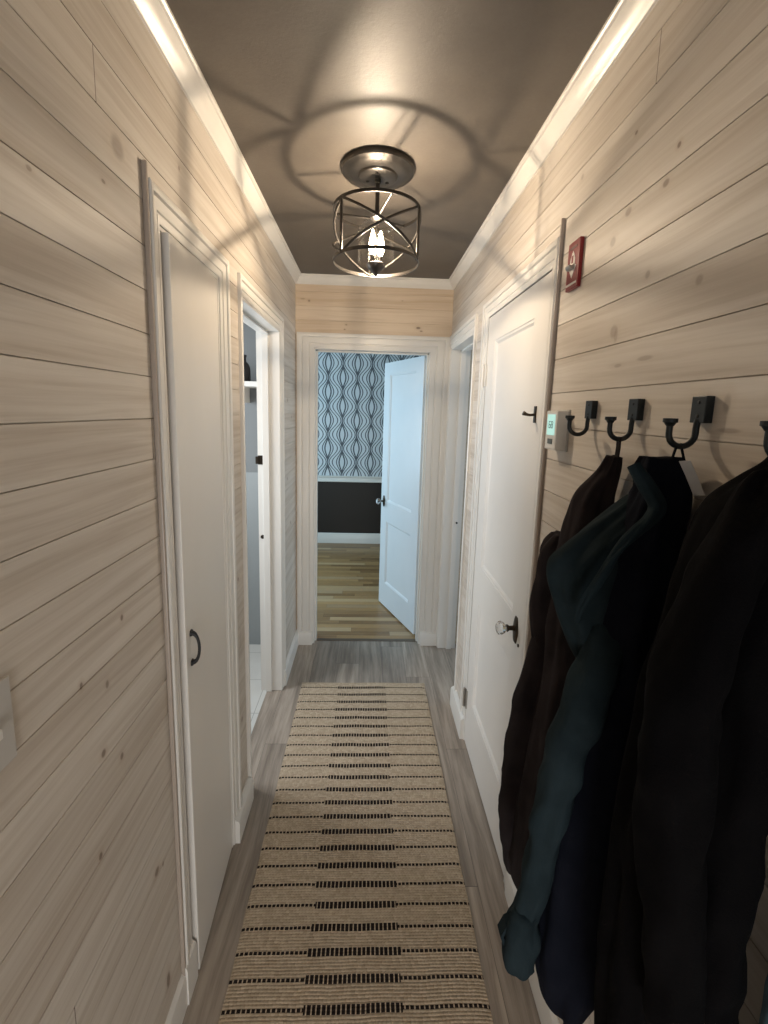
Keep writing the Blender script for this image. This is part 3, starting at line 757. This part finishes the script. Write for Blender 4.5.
th = empty('thermostat', (XR, 1.162, 1.58), 'white wall thermostat with a pale green lit display beside the hooks', 'thermostat')
tx = XR - .034
obj('housing', B(tx, XR - .004, 1.130, 1.200, 1.582, 1.688), M_PLASTIC, th, None, .004)
obj('wall_plate', B(XR - .005, XR, 1.127, 1.203, 1.579, 1.691), M_GREYP, th, None, .0015)
lc = obj('display', B(tx - .0012, tx + .001, 1.140, 1.188, 1.622, 1.678), M_LCD, th, None, .0004)
SEG = {'7': 'abc', '0': 'abcdef', '6': 'acdefg', '8': 'abcdefg'}
def digit(bm, ch, yc, zc, w=.009, h=.017, t=.0018):
    x0, x1 = tx - .0018, tx - .0010
    L = {'a': (0, h/2, 1), 'g': (0, 0, 1), 'd': (0, -h/2, 1), 'b': (-w/2, h/4, 0), 'c': (-w/2, -h/4, 0), 'f': (w/2, h/4, 0), 'e': (w/2, -h/4, 0)}
    for s_ in SEG[ch]:
        y, z, hor = L[s_]
        if hor: box(bm, x0, x1, yc + y - w/2, yc + y + w/2, zc + z - t/2, zc + z + t/2)
        else: box(bm, x0, x1, yc + y - t/2, yc + y + t/2, zc + z - h/4, zc + z + h/4)
bm = bmesh.new(); digit(bm, '6', 1.171, 1.650); digit(bm, '8', 1.157, 1.650); obj('display_digits', bm, M_LCDINK, lc)
obj('button', B(tx - .002, tx + .001, 1.150, 1.178, 1.598, 1.612), Mat('grey_button', (.10, .12, .12), .45).m, th, None, .001)
bm = bmesh.new(); box(bm, tx - .0006, tx + .001, 1.143, 1.185, 1.669, 1.672); obj('display_header', bm, M_LCDINK, th)

def make_hook(yc, label):
    r = empty('coat_hook', (XR, yc, 1.69), label, 'coat hook', 'black coat hooks along the right wall')
    obj('plate', B(XR - .014, XR, yc - .015, yc + .015, 1.670, 1.712), M_HOOK, r, None, .0012)
    bm = bmesh.new(); pts = [(XR - .012, yc, 1.675), (XR - .013, yc, 1.662)]
    for k in range(13):
        a = PI * k / 12; pts.append((XR - .0345 + .0215 * math.cos(a), yc, 1.652 - .020 * math.sin(a)))
    pts.append((XR - .056, yc, 1.668)); tube(bm, pts, .0048, 12); obj('arm', bm, M_HOOK, r, .8)
    bm = bmesh.new(); lathe(bm, [(0, 1.664), (.0055, 1.664), (.0085, 1.669), (.0105, 1.670), (.0105, 1.676), (0, 1.6765)], (XR - .056, yc, 0), 20); obj('end_cap', bm, M_HOOK, r, .6)
    for z in (1.680, 1.702):
        bm = bmesh.new(); lathe(bm, [(.0030, -.0138), (.0028, -.0150), (0, -.0156)], (XR, yc, z), 10, 'X'); obj('screw', bm, M_IRON, r, .7)
    return r
def dup(root, yc, label):
    r = root.copy(); COL.objects.link(r); r.location.y = yc; r['label'] = label
    for ch in list(root.children):
        c = ch.copy(); COL.objects.link(c); c.parent = r; c.matrix_parent_inverse = ch.matrix_parent_inverse.copy()
    return r
HY = [1.011, .838, .668, .496, .318]
h0 = make_hook(HY[0], 'empty black coat hook nearest the thermostat')
dup(h0, HY[1], 'black coat hook holding up the black brown jacket')
dup(h0, HY[2], 'black coat hook holding up the dark teal jacket with the white tag')
dup(h0, HY[3], 'black coat hook at the right picture edge above the black coat')
dup(h0, HY[4], 'black coat hook above the slate blue garment')

sw = empty('light_switch', (XL, .52, 1.245), 'white toggle light switch plate on the left wall at picture edge', 'light switch')
obj('switch_plate', B(XL, XL + .006, .482, .556, 1.184, 1.306), M_GREYP, sw, None, .002)
bm = bmesh.new(); box(bm, XL + .005, XL + .017, .515, .525, 1.236, 1.250); obj('toggle', bm, M_PLASTIC, sw, None, .0015)
for z in (1.212, 1.278):
    bm = bmesh.new(); lathe(bm, [(.003, .005), (.003, .007), (0, .0075)], (XL, .52, z), 10, 'X'); obj('screw', bm, M_PLASTIC, sw, .7)

# ------------------------------------------------------------------ coats
def cr(p, t):
    """Catmull-Rom through rows p at parameter t in 0..len-1"""
    i = min(int(t), len(p) - 2); f = t - i
    P = [p[max(i - 1, 0)], p[i], p[i + 1], p[min(i + 2, len(p) - 1)]]
    return tuple(.5 * (2*b + (c - a) * f + (2*a - 5*b + 4*c - d) * f*f + (3*b - a - 3*c + d) * f**3) for a, b, c, d in zip(*P))
def drape(rows, seed=0.0, fold=.10, nf=5, seg=72, dens=7, wall=.528, wr=.004):
    """hanging cloth body: rows (z, cx, cy, ax, ay) from the top down, with folds that deepen towards the hem"""
    bm = bmesh.new(); n = (len(rows) - 1) * dens; rings = []
    for j in range(n + 1):
        z, cx, cy, ax, ay = cr(rows, j / dens); t = j / n; ring = []
        for k in range(seg):
            a = 2 * PI * k / seg
            f = fold * (min(1, t * 3) * .4 + .6 * t)
            w = 1 + f * (math.sin(nf * a + seed + 1.5 * math.sin(z * 2.2 + seed)) * .6 + math.sin((nf + 4) * a - 2 * seed + z * 1.3) * .4 - .35)
            d = noise.noise((math.cos(a) * 1.4 + seed, math.sin(a) * 1.4, z * 6)) * wr * 2.2 + noise.noise((math.cos(a) * 4 + seed, math.sin(a) * 4, z * 17)) * wr
            x = cx + (ax * w + d) * math.cos(a); y = cy + (ay * w + d) * math.sin(a)
            ring.append(bm.verts.new((min(x, wall), y, z + noise.noise((a, seed, j * .1)) * .004)))
        rings.append(ring)
    for a, b in zip(rings, rings[1:]):
        for k in range(seg): bm.faces.new((a[k], a[(k+1) % seg], b[(k+1) % seg], b[k]))
    bm.faces.new(rings[0][::-1])
    # hollow hem: turn the cloth inwards and up
    c = Vector(rows[-1][1:3]); inner = []
    for v in rings[-1]:
        inner.append(bm.verts.new((c.x + (v.co.x - c.x) * .86, c.y + (v.co.y - c.y) * .86, v.co.z + .001)))
    top = [bm.verts.new((c.x + (v.co.x - c.x) * .95, c.y + (v.co.y - c.y) * .95, v.co.z + .10)) for v in inner]
    for a, b in ((rings[-1], inner), (inner, top)):
        for k in range(seg): bm.faces.new((a[k], a[(k+1) % seg], b[(k+1) % seg], b[k]))
    bm.faces.new(top)
    return bm
def sleeve(path, seed=0.0, seg=28, dens=9, wr=.006, flat=1.0, closed=True):
    bm = bmesh.new(); n = (len(path) - 1) * dens; rings = []
    P = [cr(path, j / dens) for j in range(n + 1)]
    for j, (x, y, z, r) in enumerate(P):
        a_, b_ = Vector(P[max(j - 1, 0)][:3]), Vector(P[min(j + 1, n)][:3]); T_ = (b_ - a_).normalized()
        u = (Vector((1, 0, 0)) - T_ * T_.x).normalized(); w = T_.cross(u); ring = []
        e = 1.0
        if j < 3 and closed: e = (.55, .82, .95)[j]
        for k in range(seg):
            a = 2 * PI * k / seg
            d = noise.noise((math.cos(a) * 1.2 + seed, math.sin(a) * 1.2, z * 13 + seed)) * wr * 1.6 + math.sin(z * 70 + 2 * math.cos(a + seed) + seed) * wr * .25 + noise.noise((math.cos(a) * 3, math.sin(a) * 3 + seed, z * 30)) * wr * .5
            q = Vector((x, y, z)) + u * math.cos(a) * (r * e + d) + w * math.sin(a) * (r * e * flat + d)
            ring.append(bm.verts.new(q))
        rings.append(ring)
    for a, b in zip(rings, rings[1:]):
        for k in range(seg): bm.faces.new((a[k], a[(k+1) % seg], b[(k+1) % seg], b[k]))
    bm.faces.new(rings[0][::-1])
    c = Vector(P[-1][:3])
    inn = [bm.verts.new(c + (v.co - c) * .80) for v in rings[-1]]; up = [bm.verts.new(Vector(P[max(n - 6, 0)][:3]) + (v.co - c) * .78) for v in rings[-1]]
    for a, b in ((rings[-1], inn), (inn, up)):
        for k in range(seg): bm.faces.new((a[k], a[(k+1) % seg], b[(k+1) % seg], b[k]))
    bm.faces.new(up)
    return bm
def strap(pts, w, t, mat, name, parent, wdir=(0, 1, 0)):
    bm = bmesh.new(); wv = Vector(wdir) * w / 2; rings = []
    for i, p in enumerate(pts):
        p = Vector(p); T_ = (Vector(pts[min(i+1, len(pts)-1)]) - Vector(pts[max(i-1, 0)])).normalized(); nn = T_.cross(Vector(wdir)).normalized() * t / 2
        rings.append([bm.verts.new(p + a) for a in (wv + nn, -wv + nn, -wv - nn, wv - nn)])
    for a, b in zip(rings, rings[1:]):
        for k in range(4): bm.faces.new((a[k], a[(k+1) % 4], b[(k+1) % 4], b[k]))
    bm.faces.new(rings[0][::-1]); bm.faces.new(rings[-1])
    return obj(name, bm, mat, parent)

BROWN_BODY = [(1.596, 0.502, 0.86, 0.01, 0.02), (1.566, 0.5, 0.87, 0.018, 0.03), (1.512, 0.483, 0.88, 0.035, 0.045), (1.453, 0.478, 0.89, 0.04, 0.055), (1.359, 0.473, 0.9, 0.045, 0.06), (1.265, 0.47, 0.9, 0.048, 0.06), (1.13, 0.47, 0.9, 0.048, 0.065), (1.019, 0.466, 0.9, 0.052, 0.07), (0.91, 0.461, 0.9, 0.057, 0.07), (0.755, 0.452, 0.9, 0.066, 0.075), (0.64, 0.448, 0.9, 0.07, 0.075), (0.548, 0.446, 0.9, 0.072, 0.075), (0.504, 0.454, 0.9, 0.064, 0.07)]
BROWN_HOOD = [(1.398, 0.458, 0.97, 0.014, 0.02), (1.371, 0.458, 0.97, 0.039, 0.035), (1.334, 0.463, 0.97, 0.055, 0.045), (1.284, 0.462, 0.97, 0.056, 0.05), (1.223, 0.46, 0.97, 0.058, 0.055), (1.145, 0.462, 0.97, 0.056, 0.05), (1.108, 0.468, 0.97, 0.05, 0.045), (1.087, 0.485, 0.97, 0.033, 0.03)]
BROWN_SLEEVE = [(0.457, 0.95, 1.305, 0.03), (0.444, 0.97, 1.13, 0.034), (0.419, 0.97, 0.968, 0.036), (0.399, 0.97, 0.8, 0.036), (0.396, 0.97, 0.653, 0.034), (0.404, 0.97, 0.547, 0.03), (0.42, 0.97, 0.476, 0.024)]
TEAL_BODY = [(1.613, 0.476, 0.68, 0.032, 0.02), (1.591, 0.477, 0.68, 0.041, 0.035), (1.563, 0.479, 0.68, 0.039, 0.045), (1.517, 0.472, 0.68, 0.046, 0.055), (1.446, 0.459, 0.68, 0.059, 0.06), (1.366, 0.454, 0.68, 0.064, 0.06), (1.256, 0.453, 0.68, 0.065, 0.06), (1.18, 0.448, 0.68, 0.07, 0.06), (1.061, 0.442, 0.68, 0.076, 0.06), (0.904, 0.433, 0.67, 0.085, 0.06), (0.776, 0.431, 0.67, 0.087, 0.055), (0.678, 0.427, 0.66, 0.091, 0.05), (0.609, 0.406, 0.66, 0.065, 0.045), (0.561, 0.405, 0.66, 0.047, 0.035), (0.532, 0.409, 0.66, 0.019, 0.02)]
TEAL_HOOD = [(1.567, 0.49, 0.7, 0.018, 0.02), (1.54, 0.48, 0.7, 0.038, 0.032), (1.51, 0.465, 0.7, 0.053, 0.04), (1.474, 0.443, 0.7, 0.075, 0.045), (1.438, 0.421, 0.7, 0.089, 0.047), (1.411, 0.41, 0.7, 0.085, 0.047), (1.357, 0.399, 0.7, 0.066, 0.045), (1.301, 0.399, 0.7, 0.048, 0.04), (1.259, 0.402, 0.7, 0.031, 0.032), (1.228, 0.404, 0.7, 0.014, 0.02)]
TEAL_SLEEVE = [(0.475, 0.7, 1.432, 0.02), (0.427, 0.675, 1.333, 0.03), (0.39, 0.655, 1.263, 0.034), (0.368, 0.645, 1.196, 0.034), (0.349, 0.645, 1.103, 0.031), (0.337, 0.655, 0.985, 0.028), (0.326, 0.66, 0.865, 0.025), (0.312, 0.66, 0.757, 0.023)]
TEAL_CUFF = [(0.314, 0.66, 0.779, 0.026), (0.306, 0.66, 0.735, 0.031), (0.307, 0.66, 0.69, 0.033), (0.31, 0.66, 0.651, 0.027)]
TEAL_LAPEL = [(0.407, 0.64, 1.604, 0.01), (0.418, 0.625, 1.577, 0.013), (0.432, 0.615, 1.547, 0.012), (0.422, 0.61, 1.527, 0.009), (0.404, 0.61, 1.508, 0.007), (0.376, 0.61, 1.473, 0.006), (0.359, 0.61, 1.443, 0.006), (0.345, 0.615, 1.409, 0.007), (0.336, 0.62, 1.38, 0.006), (0.339, 0.63, 1.352, 0.004)]
BLACK_BODY = [(1.635, 0.506, 0.5, 0.004, 0.018), (1.625, 0.509, 0.5, 0.009, 0.028), (1.604, 0.498, 0.5, 0.02, 0.04), (1.575, 0.478, 0.5, 0.04, 0.05), (1.541, 0.469, 0.5, 0.049, 0.056), (1.476, 0.459, 0.5, 0.059, 0.058), (1.395, 0.451, 0.5, 0.067, 0.058), (1.311, 0.446, 0.5, 0.072, 0.058), (1.163, 0.439, 0.5, 0.079, 0.058), (1.084, 0.436, 0.5, 0.082, 0.058), (1.003, 0.436, 0.5, 0.082, 0.058), (0.865, 0.438, 0.5, 0.08, 0.056), (0.785, 0.441, 0.5, 0.077, 0.056), (0.659, 0.45, 0.5, 0.068, 0.055), (0.537, 0.464, 0.5, 0.054, 0.05), (0.505, 0.478, 0.5, 0.04, 0.04)]
BLACK_SLEEVE = [(0.471, 0.48, 1.614, 0.02), (0.416, 0.45, 1.538, 0.03), (0.376, 0.43, 1.459, 0.036), (0.354, 0.42, 1.382, 0.038), (0.353, 0.42, 1.283, 0.038), (0.362, 0.42, 1.178, 0.036), (0.381, 0.42, 1.052, 0.033), (0.403, 0.42, 0.915, 0.03)]
BLUE_BODY = [(1.58, .502, .325, .010, .012), (1.52, .504, .33, .011, .03), (1.35, .507, .35, .014, .045), (1.1, .507, .362, .017, .052), (.85, .507, .365, .017, .054), (.6, .507, .365, .017, .054), (.50, .507, .362, .014, .045)]

c1 = empty('jacket', (.46, .90, .48), 'black brown hooded jacket hanging farthest along the hooks beside the door', 'jacket', 'coats hanging on the wall hooks')
obj('body', drape(BROWN_BODY, 1.0, .12), M_BROWN, c1, 3.2); obj('hood', drape(BROWN_HOOD, 2.2, .10, 4, 48, 6, wr=.007), M_BROWN, c1, 3.2); obj('sleeve', sleeve(BROWN_SLEEVE, 3.0), M_BROWN, c1, 3.2)
strap([(.497, .838, 1.637), (.500, .842, 1.615), (.503, .850, 1.585)], .012, .003, M_BROWN, 'hanging_loop', c1)
c2 = empty('jacket', (.43, .67, .52), 'dark teal jacket with white care tag and rolled cuff, between the brown and black coats', 'jacket', 'coats hanging on the wall hooks')
obj('body', drape(TEAL_BODY, 4.0, .10), M_NAVY, c2, 3.2); obj('hood', drape(TEAL_HOOD, 5.0, .08, 3, 48, 6, wr=.006), M_TEAL, c2, 3.2); obj('sleeve', sleeve(TEAL_SLEEVE, 6.0), M_TEAL, c2, 3.2)
cf = obj('cuff', sleeve(TEAL_CUFF, 7.0, wr=.007), M_TEAL, c2, 3.2)
strap([(.290, .655, .760), (.276, .66, .745), (.268, .665, .715), (.278, .665, .690), (.292, .66, .680)], .020, .006, M_TEAL, 'cuff_strap', cf)
obj('lapel', sleeve(TEAL_LAPEL, 8.0, wr=.003, closed=False), M_TEAL, c2, 3.2)
strap([(.492, .668, 1.637), (.484, .664, 1.615), (.476, .662, 1.598)], .004, .002, M_NAVY, 'hanging_loop', c2)
strap([(.497, .668, 1.637), (.503, .664, 1.612), (.500, .660, 1.592)], .004, .002, M_NAVY, 'hanging_loop', c2)
strap([(.486, .640, 1.612), (.498, .638, 1.590), (.510, .632, 1.560)], .015, .001, M_TAG, 'care_tag', c2, (.55, -.8, .2))
strap([(.404, .655, .56), (.402, .652, .52), (.404, .652, .46)], .0035, .0035, M_NAVY, 'drawstring', c2)
c3 = empty('coat', (.45, .49, .52), 'big black coat nearest the viewer on the right, reaching below the frame', 'coat', 'coats hanging on the wall hooks')
obj('body', drape(BLACK_BODY, 9.0, .10), M_BLACK, c3, 3.2); obj('sleeve', sleeve(BLACK_SLEEVE, 10.0), M_BLACK, c3, 3.2)
obj('sleeve', sleeve([(.478,.462,1.58,.018),(.457,.447,1.48,.030),(.447,.438,1.3,.033),(.445,.435,1.1,.034),(.449,.436,.95,.033),(.451,.437,.8,.033),(.452,.438,.68,.032)], 12.0), M_BLACK, c3, 3.2)
strap([(.495, .496, 1.640), (.496, .494, 1.630), (.494, .492, 1.615)], .006, .003, M_BLACK, 'hanging_loop', c3)
c4 = empty('garment', (.47, .38, .5), 'slate blue garment showing at the bottom right corner behind the black coat', 'garment', 'coats hanging on the wall hooks')
obj('body', drape(BLUE_BODY, 11.0, .05, 3), M_BLUE, c4, 3.2)
strap([(.495, .318, 1.637), (.496, .322, 1.60), (.495, .328, 1.57)], .006, .003, M_BLUE, 'hanging_loop', c4)

# ------------------------------------------------------------------ inside the left room
sh = empty('wall_shelf', (-.72, 2.70, 1.80), 'white shelf in the small grey room seen through the left doorway', 'shelf')
obj('board', B(-.98, XL - TH - .002, 2.62, 2.884, 1.795, 1.825), M_WHITE, sh, None, .002)
bm = bmesh.new(); box(bm, -.80, -.78, 2.68, 2.884, 1.70, 1.795); obj('bracket', bm, M_WHITE, sh, None, .002)
bm = bmesh.new(); lathe(bm, [(0, 1.825), (.034, 1.826), (.037, 1.84), (.036, 1.91), (.026, 1.935), (.012, 1.95), (.012, 1.975), (.015, 1.977), (.015, 1.99), (0, 1.992)], (-.775, 2.75, 0), 24)
tag(obj('bottle', bm, M_IRON, None, .7), 'dark bottle standing on the white shelf in the left room', 'bottle')
